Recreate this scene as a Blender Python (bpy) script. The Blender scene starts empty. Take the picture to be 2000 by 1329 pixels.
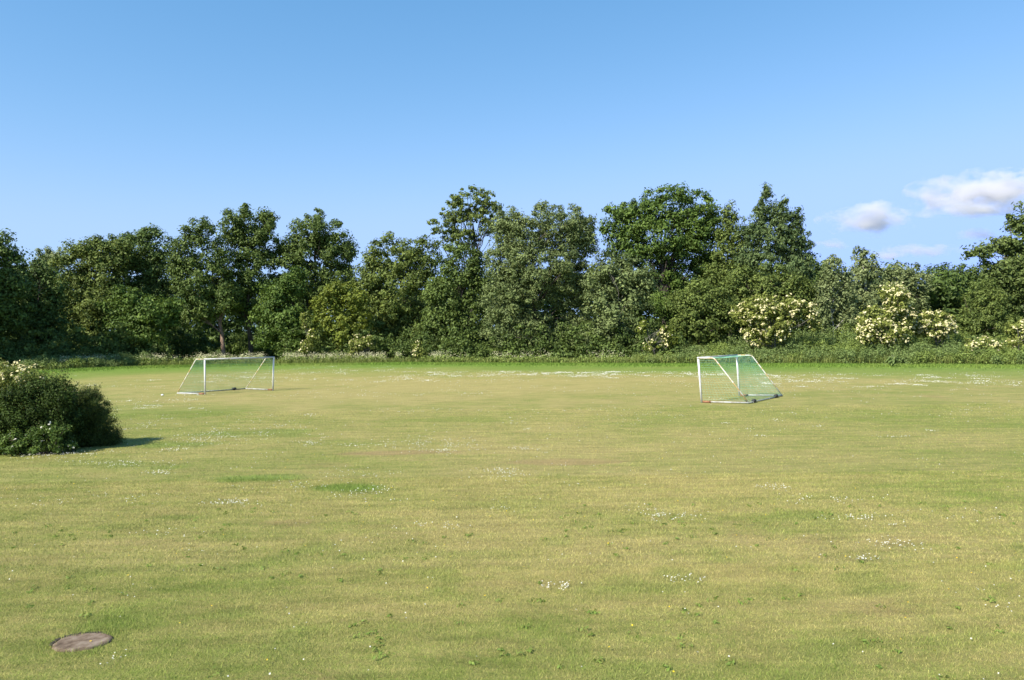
import bpy, math, random
import numpy as np
from mathutils import Vector

# ------------------------------------------------------------------ camera, world, sun, exposure
SC = bpy.context.scene
COL = SC.collection
F = 1525.0            # focal length in photo pixels (photo 2000 wide)
H = 3.2               # eye height
HOR = 650.0           # horizon row in the photo
cam_d = bpy.data.cameras.new("camera")
cam_d.sensor_width = 36.0
cam_d.lens = F / 2000.0 * 36.0
cam_d.shift_y = (HOR - 664.5) / 2000.0
cam_d.clip_start = 0.1
cam_d.clip_end = 30000.0
cam = bpy.data.objects.new("camera", cam_d)
COL.objects.link(cam)
cam.location = (0, 0, H)
cam.rotation_euler = (math.radians(90), 0, 0)
SC.camera = cam

SUN_EL = math.radians(41)
SUN_AZ = math.radians(39)      # how far behind the camera's left the sun stands
sdir = Vector((-math.cos(SUN_AZ) * math.cos(SUN_EL), -math.sin(SUN_AZ) * math.cos(SUN_EL), math.sin(SUN_EL)))
world = bpy.data.worlds.new("World")
SC.world = world
world.use_nodes = True
wn = world.node_tree.nodes
wl = world.node_tree.links
bg = wn["Background"]
sky = wn.new("ShaderNodeTexSky")
sky.sky_type = 'NISHITA'
sky.sun_disc = False
sky.sun_elevation = SUN_EL
sky.sun_rotation = math.atan2(sdir.x, sdir.y)
sky.altitude = 0
sky.air_density = 1.0
sky.dust_density = 0.2
sky.ozone_density = 2.5
# clearer, bluer northern air than the model's default
sep = wn.new("ShaderNodeSeparateColor"); com = wn.new("ShaderNodeCombineColor")
wl.new(sky.outputs[0], sep.inputs[0])
for ch, (gain, pw) in enumerate(((0.713, 1.22), (1.29, 0.76), (1.72, 0.70))):
    a = wn.new("ShaderNodeMath"); a.operation = 'POWER'; a.inputs[1].default_value = pw
    m_ = wn.new("ShaderNodeMath"); m_.operation = 'MULTIPLY'; m_.inputs[1].default_value = gain
    wl.new(sep.outputs[ch], a.inputs[0]); wl.new(a.outputs[0], m_.inputs[0]); 
    sm = wn.new("ShaderNodeMath"); sm.operation = 'SMOOTH_MIN'; sm.inputs[1].default_value = (2.55, 3.85, 9.0)[ch]; sm.inputs[2].default_value = 1.2
    wl.new(m_.outputs[0], sm.inputs[0]); wl.new(sm.outputs[0], com.inputs[ch])
wl.new(com.outputs[0], bg.inputs[0])
bg.inputs[1].default_value = 0.0925
sun_d = bpy.data.lights.new("sun", 'SUN')
sun_d.energy = 4.6
sun_d.angle = math.radians(0.53)
sun_d.color = (1.0, 0.94, 0.83)
sun = bpy.data.objects.new("sun", sun_d)
COL.objects.link(sun)
sun.rotation_euler = sdir.to_track_quat('Z', 'Y').to_euler()
SC.view_settings.view_transform = 'Standard'
SC.view_settings.look = 'None'
SC.view_settings.gamma = 1.0
SC.view_settings.exposure = 1.0
SC.render.engine = 'CYCLES'
SC.cycles.use_denoising = True
SC.cycles.denoiser = 'OPENIMAGEDENOISE'
SC.cycles.denoising_input_passes = 'RGB_ALBEDO_NORMAL'
SC.cycles.denoising_prefilter = 'ACCURATE'
SC.cycles.max_bounces = 8
SC.cycles.diffuse_bounces = 3
SC.cycles.glossy_bounces = 2
SC.cycles.transmission_bounces = 4
SC.cycles.transparent_max_bounces = 8
SC.cycles.volume_bounces = 5

RNG = np.random.default_rng(11)

# ------------------------------------------------------------------ helpers
def link(o, parent=None):
    COL.objects.link(o)
    if parent is not None:
        o.parent = parent
    return o

def tag(o, label=None, cat=None, group=None, kind=None):
    if label: o["label"] = label
    if cat: o["category"] = cat
    if group: o["group"] = group
    if kind: o["kind"] = kind
    return o

def empty(name, loc, label=None, cat=None, group=None):
    o = bpy.data.objects.new(name, None)
    o.empty_display_size = 0.3
    o.location = loc
    COL.objects.link(o)
    return tag(o, label, cat, group)

def np_mesh(name, V, Fc, mat, parent=None, tint=None, smooth=False, origin=(0, 0, 0)):
    """V (n,3), Fc (m,3 or 4) -> linked mesh object"""
    V = np.asarray(V, dtype=np.float32) - np.asarray(origin, dtype=np.float32)
    Fc = np.asarray(Fc, dtype=np.int32)
    k = Fc.shape[1]
    me = bpy.data.meshes.new(name)
    me.vertices.add(len(V)); me.vertices.foreach_set("co", V.ravel())
    me.loops.add(Fc.size); me.loops.foreach_set("vertex_index", Fc.ravel())
    me.polygons.add(len(Fc))
    me.polygons.foreach_set("loop_start", np.arange(0, Fc.size, k, dtype=np.int32))
    me.polygons.foreach_set("use_smooth", np.full(len(Fc), smooth, dtype=bool))
    if tint is not None:
        a = me.attributes.new("tint", 'FLOAT', 'FACE')
        a.data.foreach_set("value", np.asarray(tint, dtype=np.float32))
    me.update(calc_edges=True)
    me.validate()
    if mat is not None:
        me.materials.append(mat)
    o = bpy.data.objects.new(name, me)
    if parent is None:
        o.location = origin
    return link(o, parent)

def norm(a):
    return a / np.maximum(np.linalg.norm(a, axis=-1, keepdims=True), 1e-9)

def hash2(ix, iy, seed):
    n = (ix.astype(np.int64) * 374761393 + iy.astype(np.int64) * 668265263 + seed * 1442695041) & 0x7fffffff
    n = ((n ^ (n >> 13)) * 1274126177) & 0x7fffffff
    return ((n ^ (n >> 16)) & 0xffff) / 65535.0

def vnoise(x, y, seed=0):
    ix = np.floor(x); iy = np.floor(y)
    fx = x - ix; fy = y - iy
    fx = fx * fx * (3 - 2 * fx); fy = fy * fy * (3 - 2 * fy)
    a = hash2(ix, iy, seed); b = hash2(ix + 1, iy, seed)
    c = hash2(ix, iy + 1, seed); d = hash2(ix + 1, iy + 1, seed)
    return (a * (1 - fx) + b * fx) * (1 - fy) + (c * (1 - fx) + d * fx) * fy

def fbm(x, y, seed=0, octv=4):
    s = 0; a = 0.5; t = 0
    for i in range(octv):
        s = s + a * vnoise(x * 2 ** i + 17.3 * i, y * 2 ** i - 9.1 * i, seed + i); t += a; a *= 0.5
    return s / t

def sstep(a, b, x):
    t = np.clip((x - a) / (b - a), 0, 1)
    return t * t * (3 - 2 * t)

# the edge of the mown field: bearing (photo column) -> distance
E_PX = np.array([-900, -300, 0, 100, 280, 500, 800, 1100, 1300, 1600, 1900, 2200, 2900])
E_Y = np.array([66, 70, 74, 77, 87, 90, 88, 81, 77, 72.5, 69, 67, 64])
def edge(px):
    return np.interp(px, E_PX, E_Y)

def gz(x, y):
    """height of the ground"""
    x = np.asarray(x, float); y = np.asarray(y, float)
    z = 0.012 * np.clip(x - 10, -45, 25)
    z = z + 0.05 * (fbm(x * 0.12 + 40, y * 0.12 + 40, 3, 2) - 0.5)
    px = 1000 + F * x / np.maximum(y, 5)
    e = edge(px)
    bank = sstep(1.0, 13, y - e) * sstep(1230, 1480, px)
    return z + 1.5 * bank

def ground_at(px, py):
    y = F * H / max(py - HOR, 1)
    for _ in range(30):
        x = (px - 1000) / F * y
        y = F * (H - float(gz(x, y))) / (py - HOR)
    x = (px - 1000) / F * y
    return x, y, float(gz(x, y))

def P(px, py, Y):
    return np.array([(px - 1000) / F * Y, Y, H - (py - HOR) / F * Y])

# ------------------------------------------------------------------ materials
def new_mat(name):
    m = bpy.data.materials.new(name)
    m.use_nodes = True
    return m, m.node_tree.nodes, m.node_tree.links, m.node_tree.nodes["Principled BSDF"]

def leaf_mat(name, dark, light, transl=0.24, rough=0.5, spec=0.14):
    m, n, l, b = new_mat(name)
    at = n.new("ShaderNodeAttribute"); at.attribute_name = "tint"
    rp = n.new("ShaderNodeValToRGB")
    rp.color_ramp.elements[0].color = (*dark, 1); rp.color_ramp.elements[1].color = (*light, 1)
    l.new(at.outputs["Fac"], rp.inputs[0])
    l.new(rp.outputs[0], b.inputs["Base Color"])
    b.inputs["Roughness"].default_value = rough
    b.inputs["Specular IOR Level"].default_value = spec
    tr = n.new("ShaderNodeBsdfTranslucent")
    hs = n.new("ShaderNodeHueSaturation")
    hs.inputs["Hue"].default_value = 0.485; hs.inputs["Saturation"].default_value = 1.1; hs.inputs["Value"].default_value = 1.25
    l.new(rp.outputs[0], hs.inputs["Color"]); l.new(hs.outputs[0], tr.inputs[0])
    mx = n.new("ShaderNodeMixShader"); mx.inputs[0].default_value = transl
    l.new(b.outputs[0], mx.inputs[1]); l.new(tr.outputs[0], mx.inputs[2])
    l.new(mx.outputs[0], n["Material Output"].inputs[0])
    return m

def bark_mat(name, c1, c2, scale=3.0, stretch=0.25):
    m, n, l, b = new_mat(name)
    tc = n.new("ShaderNodeTexCoord"); mp = n.new("ShaderNodeMapping")
    mp.inputs["Scale"].default_value = (scale, scale, scale * stretch)
    l.new(tc.outputs["Object"], mp.inputs[0])
    nz = n.new("ShaderNodeTexNoise"); nz.inputs["Scale"].default_value = 2.0; nz.inputs["Detail"].default_value = 6
    l.new(mp.outputs[0], nz.inputs["Vector"])
    rp = n.new("ShaderNodeValToRGB")
    rp.color_ramp.elements[0].position = 0.35; rp.color_ramp.elements[1].position = 0.65
    rp.color_ramp.elements[0].color = (*c1, 1); rp.color_ramp.elements[1].color = (*c2, 1)
    l.new(nz.outputs[0], rp.inputs[0]); l.new(rp.outputs[0], b.inputs["Base Color"])
    bp = n.new("ShaderNodeBump"); bp.inputs["Strength"].default_value = 0.6; bp.inputs["Distance"].default_value = 0.05
    l.new(nz.outputs[0], bp.inputs["Height"]); l.new(bp.outputs[0], b.inputs["Normal"])
    b.inputs["Roughness"].default_value = 0.85
    return m

def paint_mat(name, c, rough=0.4, wear=None, wscale=9.0, wpos=0.62):
    m, n, l, b = new_mat(name)
    tc = n.new("ShaderNodeTexCoord")
    nz = n.new("ShaderNodeTexNoise"); nz.inputs["Scale"].default_value = wscale; nz.inputs["Detail"].default_value = 5
    l.new(tc.outputs["Object"], nz.inputs["Vector"])
    rp = n.new("ShaderNodeValToRGB")
    rp.color_ramp.elements[0].position = wpos - 0.06; rp.color_ramp.elements[1].position = wpos + 0.06
    rp.color_ramp.elements[0].color = (*c, 1)
    w = wear if wear else tuple(v * 0.8 for v in c)
    rp.color_ramp.elements[1].color = (*w, 1)
    l.new(nz.outputs[0], rp.inputs[0]); l.new(rp.outputs[0], b.inputs["Base Color"])
    b.inputs["Roughness"].default_value = rough
    return m

L_OAK = leaf_mat("oak_leaves", (0.046, 0.076, 0.019), (0.182, 0.245, 0.062))
L_DARK = leaf_mat("dark_leaves", (0.04, 0.068, 0.019), (0.16, 0.228, 0.058))
L_OLIVE = leaf_mat("olive_leaves", (0.062, 0.094, 0.022), (0.215, 0.265, 0.066))
L_GREY = leaf_mat("grey_green_leaves", (0.076, 0.106, 0.038), (0.255, 0.31, 0.115))
L_MAPLE = leaf_mat("maple_leaves", (0.045, 0.085, 0.016), (0.165, 0.24, 0.052))
L_YELLOW = leaf_mat("yellow_green_leaves", (0.085, 0.115, 0.016), (0.26, 0.3, 0.055))
L_BLUE = leaf_mat("blue_green_leaves", (0.052, 0.088, 0.032), (0.205, 0.27, 0.098))
L_BIRCH = leaf_mat("birch_leaves", (0.1, 0.135, 0.05), (0.3, 0.345, 0.145))
L_ELDER = leaf_mat("elder_leaves", (0.12, 0.148, 0.03), (0.33, 0.365, 0.09))
L_BROWN = leaf_mat("brownish_leaves", (0.052, 0.08, 0.022), (0.185, 0.235, 0.068))
L_WEED = leaf_mat("weed_leaves", (0.115, 0.165, 0.035), (0.33, 0.41, 0.11))
L_NETTLE = leaf_mat("nettle_leaves", (0.095, 0.145, 0.042), (0.27, 0.345, 0.115))
L_GRASS = leaf_mat("tall_grass", (0.085, 0.130, 0.025), (0.250, 0.270, 0.080))
L_CREAM = leaf_mat("cream_blossom", (0.6, 0.55, 0.27), (0.8, 0.74, 0.46), transl=0.2, rough=0.7, spec=0.1)
L_WHITE = leaf_mat("white_blossom", (0.42, 0.42, 0.34), (0.66, 0.65, 0.56), transl=0.2, rough=0.7, spec=0.1)
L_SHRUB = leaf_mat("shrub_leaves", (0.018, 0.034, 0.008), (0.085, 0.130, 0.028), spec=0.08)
L_UMBEL = leaf_mat("umbel_blossom", (0.36, 0.37, 0.18), (0.70, 0.67, 0.46), transl=0.2, rough=0.7, spec=0.1)
L_TWIG = leaf_mat("twiggy_leaves", (0.028, 0.046, 0.010), (0.120, 0.165, 0.036))
B_BROWN = bark_mat("brown_bark", (0.025, 0.019, 0.014), (0.085, 0.066, 0.050))
B_RED = bark_mat("reddish_bark", (0.10, 0.06, 0.04), (0.27, 0.18, 0.125))
B_GREY = bark_mat("grey_bark", (0.07, 0.062, 0.05), (0.2, 0.18, 0.15))
B_BIRCH = bark_mat("white_birch_bark", (0.10, 0.09, 0.08), (0.66, 0.62, 0.55), scale=1.6, stretch=2.5)

# ------------------------------------------------------------------ foliage and limb geometry
def leaves(C, R, per, L, rng, up=0.35, flat=0.75, width=0.55, tdir=(0, 0, 0), tw=0.0, ctint=None, shell=2.3, centre=None, rough=0.45, elong=(1.0, 1.65)):
    """leaf-spray quads in clumps: C (n,3) clump centres, R (n,) radii, per leaves each"""
    n = len(C)
    idx = np.repeat(np.arange(n), per)
    m = len(idx)
    d = norm(rng.normal(size=(m, 3)))
    r = rng.random(m) ** (1 / shell)
    ax = norm(rng.normal(size=(n, 3)) + np.asarray(tdir) * tw * 0.6 + np.array([0, 0, 0.25]))
    if centre is not None:
        ax = norm(ax + norm(C - centre) * 0.7)
    el = rng.uniform(*elong, n)
    da = (d * ax[idx]).sum(1, keepdims=True) * ax[idx]
    dd = (d - da) * (1 / np.sqrt(el))[idx][:, None] + da * el[idx][:, None]
    off = dd * r[:, None] * R[idx][:, None]
    off[:, 2] *= flat
    pos = C[idx] + off
    out = d
    if centre is not None:
        out = norm(d * 0.85 + norm(C - centre)[idx] * 0.4)
    nrm = norm(out * 1.0 + np.array([0, 0, up]) + rng.normal(size=(m, 3)) * rough)
    t = rng.normal(size=(m, 3)) + np.asarray(tdir) * tw + out * 0.3
    t = norm(t - (t * nrm).sum(1, keepdims=True) * nrm)
    b = np.cross(nrm, t)
    Ls = (L * rng.uniform(0.6, 1.25, m))[:, None]
    W = Ls * width * rng.uniform(0.7, 1.2, m)[:, None]
    V = np.empty((m, 4, 3))
    V[:, 0] = pos - t * Ls * 0.5
    V[:, 1] = pos + b * W * 0.5 + t * Ls * 0.06
    V[:, 2] = pos + t * Ls * 0.5 - nrm * Ls * 0.12
    V[:, 3] = pos - b * W * 0.5 + t * Ls * 0.06
    tint = rng.normal(0.42, 0.2, m)
    if ctint is not None:
        tint = tint + ctint[idx]
    return V.reshape(-1, 3), np.clip(tint, 0, 1)

def quads(nv):
    return np.arange(nv, dtype=np.int32).reshape(-1, 4)

def tube(pts, rad, sides=7):
    pts = np.asarray(pts, float); rad = np.asarray(rad, float)
    n = len(pts)
    tg = norm(np.gradient(pts, axis=0))
    ref = np.array([0.31, 0.95, 0.05])
    a = norm(np.cross(tg, ref)); b = np.cross(tg, a)
    ang = np.linspace(0, 2 * math.pi, sides, endpoint=False)
    ring = (np.cos(ang)[None, :, None] * a[:, None, :] + np.sin(ang)[None, :, None] * b[:, None, :])
    V = (pts[:, None, :] + ring * rad[:, None, None]).reshape(-1, 3)
    i = np.arange(n - 1)[:, None] * sides; j = np.arange(sides)[None, :]; j2 = (j + 1) % sides
    Fq = np.stack([i + j, i + j2, i + sides + j2, i + sides + j], -1).reshape(-1, 4)
    c0 = np.array([[0, s, min(s + 1, sides - 1), min(s + 2, sides - 1)] for s in range(1, sides - 2, 2)], dtype=int)
    return V, Fq

class Geo:
    def __init__(self):
        self.V = []; self.F = []; self.T = []; self.n = 0
    def add(self, V, Fq, tint=None):
        self.V.append(V); self.F.append(np.asarray(Fq) + self.n); self.n += len(V)
        if tint is not None: self.T.append(tint)
    def leaf(self, V, tint):
        self.add(V, quads(len(V)), tint)
    def build(self, name, mat, parent=None, origin=(0, 0, 0), smooth=False):
        T = np.concatenate(self.T) if self.T else None
        return np_mesh(name, np.concatenate(self.V), np.concatenate(self.F), mat, parent, T, smooth, origin)

def limb(p0, p1, r0, r1, rng, bow=0.15, k=7, lift=0.0):
    p0 = np.asarray(p0, float); p1 = np.asarray(p1, float)
    t = np.linspace(0, 1, k)[:, None]
    Ln = np.linalg.norm(p1 - p0)
    s = rng.normal(size=3) * bow * Ln; s[2] = s[2] * 0.4 + lift * Ln
    pts = p0 + (p1 - p0) * t + s * (t * (1 - t)) * 2 + rng.normal(size=(k, 3)) * 0.012 * Ln * (t * (1 - t) * 4)
    return pts, np.linspace(r0, r1, k)

def sample_lobes(lobes, Y, n, rng, front=0.68, inner=0.45, depth=0.85):
    """clump centres in the outer parts of ellipsoids given as (px, py, rx_px, ry_px[, dy metres])"""
    A = np.array([l[2] * l[3] for l in lobes], float)
    cnt = np.maximum(3, np.round(n * A / A.sum())).astype(int)
    out = []; cs = []
    for l, c in zip(lobes, cnt):
        dy = l[4] if len(l) > 4 else 0.0
        ctr = P(l[0], l[1], Y + dy); rx = l[2] / F * (Y + dy); rz = l[3] / F * (Y + dy)
        d = norm(rng.normal(size=(c, 3)))
        fl = rng.random(c) < front
        d[:, 1] = np.where(fl, -np.abs(d[:, 1]), np.abs(d[:, 1]))
        r = rng.uniform(inner ** 2, 1.1, c) ** 0.5
        out.append(ctr + d * r[:, None] * np.array([rx, rx * depth, rz]))
        cs.append(np.repeat(ctr[None], c, 0))
    return np.concatenate(out), np.concatenate(cs)

def tree(name, label, cat, group, bpx, off, lobes, leaf, bark, L=0.36, dens=1.0, rc=(0.75, 1.35), tr=0.25,
         nlimb=14, seed=1, up=0.35, flat=0.75, width=0.55, tdir=(0, 0, 0), tw=0.0, inner=0.4, trunk_top=0.75,
         front=0.68, tintj=0.16, depth=0.85, blossoms=0, stems=1, lean=0.0, gap=1.0, bsize=0.24, bmat=None):
    rng = np.random.default_rng(seed)
    Y = float(edge(bpx) + off)
    bx = (bpx - 1000) / F * Y
    bz = float(gz(bx, Y)) - 0.05
    base = np.array([bx, Y, bz])
    root = empty(name, tuple(base), label, cat, group)
    area = sum(math.pi * l[2] * l[3] for l in lobes) * (Y / F) ** 2
    rmean = 0.5 * (rc[0] + rc[1])
    ncl = max(8, int(area * 2.1 * dens / (rmean ** 2) * gap))
    C, ctr = sample_lobes(lobes, Y, ncl, rng, front, inner, depth)
    rel = np.zeros(len(C))
    for q, l in enumerate(lobes):
        cc = P(l[0], l[1], Y + (l[4] if len(l) > 4 else 0)); mm = np.abs(ctr - cc).sum(1) < 1e-6
        rel[mm] = np.sqrt((((C[mm] - cc) / np.array([l[2], l[2] * depth, l[3]]) * F / Y) ** 2).sum(1))
    # shrink clumps inwards so the outline stays where it was traced
    C = ctr + (C - ctr) * (1 - 0.12 * rmean / np.maximum(np.linalg.norm(C - ctr, axis=1, keepdims=True), rmean))
    C[:, 2] = np.maximum(C[:, 2], bz + 0.3)
    R = rng.uniform(rc[0] * 0.85, rc[1] * 1.15, len(C)) * np.interp(rel, [0.85, 1.05], [1.0, 0.62])
    per = max(12, int(3.0 * (rmean ** 2) / (L * L * width * 0.5) / gap))
    ct = rng.normal(0, tintj, len(C))
    allc = np.array([P(l[0], l[1], Y + (l[4] if len(l) > 4 else 0)) for l in lobes]).mean(0)
    V, T = leaves(C, R, per, L, rng, up, flat, width, tdir, tw, ct, centre=allc)
    V[:, 2] = np.maximum(V[:, 2], bz + 0.06)
    # trunk and limbs
    g = Geo()
    ztop = max(P(l[0], l[1] - l[3], Y)[2] for l in lobes)
    hi = max(lobes, key=lambda l: -l[1] + l[3] * 0.2)
    tp = P(hi[0], hi[1], Y)
    for s in range(stems):
        top = np.array([tp[0] + lean + rng.normal(0, 0.4) * (stems > 1) * 2, Y + rng.normal(0, 0.5), bz + (ztop - bz) * trunk_top])
        b0 = base + np.array([rng.normal(0, 0.25), rng.normal(0, 0.25), 0]) * (stems > 1)
        pts, rad = limb(b0, top, tr, tr * 0.22, rng, 0.05, 12)
        rad[0] *= 1.35
        g.add(*tube(pts, rad, 8))
        sel = rng.choice(len(C), min(nlimb, len(C)), replace=False)
        for i in sel:
            c = C[i]
            hgt = np.clip((c[2] - bz) * rng.uniform(0.45, 0.85), (ztop - bz) * 0.12, (top[2] - bz) * 0.97)
            k = np.interp(hgt, pts[:, 2] - bz, np.arange(len(pts)))
            j = int(k); f = k - j
            p0 = pts[j] * (1 - f) + pts[min(j + 1, len(pts) - 1)] * f
            r0 = np.interp(k, np.arange(len(rad)), rad) * rng.uniform(0.35, 0.6)
            lp, lr = limb(p0, c, r0, 0.025, rng, 0.12, 7, 0.06)
            g.add(*tube(lp, lr, 5))
            for q in range(2):
                tgt = C[np.argsort(((C - lp[4]) ** 2).sum(1))[rng.integers(1, 5)]] if len(C) > 6 else c
                mp, mr = limb(lp[3 + q], tgt, lr[3 + q] * 0.7, 0.015, rng, 0.1, 5)
                g.add(*tube(mp, mr, 4))
    g.build("trunk", bark, root, base, smooth=True)
    np_mesh("crown", V, quads(len(V)), leaf, root, T, False, base)
    if blossoms:
        bl = blossom_quads(C, R, ctr, blossoms, bsize, rng, bz)
        np_mesh("blossoms", bl[0], quads(len(bl[0])), bmat or L_CREAM, root, bl[1], False, base)
    return root

def blossom_quads(C, R, ctr, n, size, rng, bz, bias=(-0.45, -0.75, 0.55)):
    """flat flower heads sitting on the outside of the clumps, each head several florets"""
    fl = np.flatnonzero(rng.random(len(C)) < 0.6)
    i = rng.choice(fl if len(fl) else np.arange(len(C)), n)
    d = norm(rng.normal(size=(n, 3)) * 0.55 + np.asarray(bias) + norm(C - ctr)[i] * 0.5)
    pos = C[i] + d * R[i][:, None] * np.array([1, 1, 0.8]) * rng.uniform(0.85, 1.1, n)[:, None]
    nrm = norm(d * 0.7 + np.array([0, 0, 0.5]) + rng.normal(size=(n, 3)) * 0.25)
    k = 5
    pos = np.repeat(pos, k, 0); nrm = np.repeat(nrm, k, 0); m = n * k
    t = rng.normal(size=(m, 3)); t = norm(t - (t * nrm).sum(1, keepdims=True) * nrm); b = np.cross(nrm, t)
    pos = pos + t * size * 0.36 * rng.random(m)[:, None]
    nrm2 = norm(nrm + rng.normal(size=(m, 3)) * 0.3)
    t = norm(t - (t * nrm2).sum(1, keepdims=True) * nrm2); b = np.cross(nrm2, t)
    s = (size * rng.uniform(0.25, 0.5, m))[:, None]
    V = np.stack([pos - t * s, pos + b * s * 0.8, pos + t * s, pos - b * s * 0.8], 1).reshape(-1, 3)
    V[:, 2] = np.maximum(V[:, 2], bz + 0.1)
    return V, np.clip(rng.normal(0.55, 0.25, m), 0, 1)

# ------------------------------------------------------------------ the field
def spot(x, y, cx, cy, rx, ry, seed, rough=0.55):
    d = np.sqrt(((x - cx) / rx) ** 2 + ((y - cy) / ry) ** 2)
    d = d + (fbm(x * 1.1, y * 1.1, seed, 4) - 0.5) * 2 * rough
    return 1 - sstep(0.45, 1.15, d)

def px_spot(x, y, px, py, wx, wy, seed, rough=0.55):
    """patch traced in the photo at (px, py), half size (wx, wy) photo pixels, put on the ground"""
    cx, cy, _ = ground_at(px, py)
    y0 = ground_at(px, py + wy)[1]; y1 = ground_at(px, max(py - wy, HOR + 20))[1]
    return spot(x, y, cx, cy, wx / F * cy, max(0.5 * (y1 - y0), 0.15), seed, rough)

def field_tone(x, y):
    """(dry, lush, worn) of the turf at x, y"""
    px = 1000 + F * x / np.maximum(y, 4.0)
    e = edge(px)
    big = fbm(x * 0.055 + 5, y * 0.075, 21, 4)
    mid = fbm(x * 0.22, y * 0.30 + 3, 31, 4)
    fine = fbm(x * 0.9, y * 1.1, 41, 4)
    dry = 0.50 + (big - 0.5) * 0.7 + (mid - 0.5) * 0.7 + (fine - 0.5) * 0.5
    # dry middle of the pitch
    dry = dry + 0.34 * spot(x, y, 3.0, 48, 26, 16, 51, 0.5) - 0.10 * sstep(14, 8, y)
    dry = dry + 0.30 * px_spot(x, y, 1450, 1062, 650, 16, 53) + 0.25 * px_spot(x, y, 900, 1045, 250, 10, 54)
    dry = dry - 0.12 * spot(x, y, -20, 34, 14, 9, 52)
    dry = dry - 0.25 * sstep(34, 60, np.abs(x - 4)) * sstep(40, 60, y)
    lush = 0.95 * sstep(26, 5, e - y) * (0.65 + 0.7 * (fbm(x * 0.15, y * 0.2, 61, 3)))
    lush = np.maximum(lush, 0.75 * px_spot(x, y, 520, 935, 120, 9, 62))
    lush = np.maximum(lush, 0.8 * px_spot(x, y, 690, 953, 90, 9, 63))
    lush = np.maximum(lush, 0.55 * px_spot(x, y, 350, 868, 120, 9, 64))
    lush = np.maximum(lush, 0.5 * px_spot(x, y, 500, 845, 130, 9, 65))
    lush = np.maximum(lush, 0.5 * px_spot(x, y, 330, 912, 70, 7, 66))
    lush = np.maximum(lush, 0.35 * px_spot(x, y, 1000, 985, 160, 14, 67))
    lush = np.maximum(lush, 0.5 * px_spot(x, y, 340, 1012, 60, 6, 68))
    lush = np.maximum(lush, 0.45 * px_spot(x, y, 1560, 1010, 120, 14, 69))
    lush = np.maximum(lush, 0.4 * px_spot(x, y, 180, 905, 170, 12, 70))
    nz = fbm(x * 1.3 + 9, y * 1.3, 71, 4)
    lush = np.maximum(lush, 0.42 * sstep(0.50, 0.78, nz) * sstep(24, 9, y))
    worn = 0.75 * px_spot(x, y, 780, 885, 170, 5, 81, 0.8)
    worn = np.maximum(worn, 0.7 * px_spot(x, y, 1080, 903, 180, 6, 82, 0.8))
    worn = np.maximum(worn, 0.4 * px_spot(x, y, 650, 910, 60, 8, 83, 0.8))
    worn = np.maximum(worn, 0.55 * px_spot(x, y, 560, 1022, 80, 9, 84, 0.6))
    worn = np.maximum(worn, 0.5 * px_spot(x, y, 1822, 775, 30, 7, 85, 0.4))
    worn = np.maximum(worn, 0.35 * px_spot(x, y, 880, 1285, 150, 22, 86, 0.7))
    worn = np.maximum(worn, 0.4 * px_spot(x, y, 480, 1322, 90, 14, 87, 0.7))
    worn = np.maximum(worn, 0.3 * px_spot(x, y, 1580, 1190, 120, 22, 88, 0.7))
    worn = np.maximum(worn, 0.25 * px_spot(x, y, 1100, 740, 300, 3, 89, 0.7))
    nz2 = fbm(x * 0.5 + 77, y * 0.55, 91, 4)
    worn = np.maximum(worn, 0.5 * sstep(0.54, 0.78, nz2) * sstep(20, 10, y))
    return np.clip(dry, 0, 1), np.clip(lush, 0, 1), np.clip(worn, 0, 1)

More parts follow.
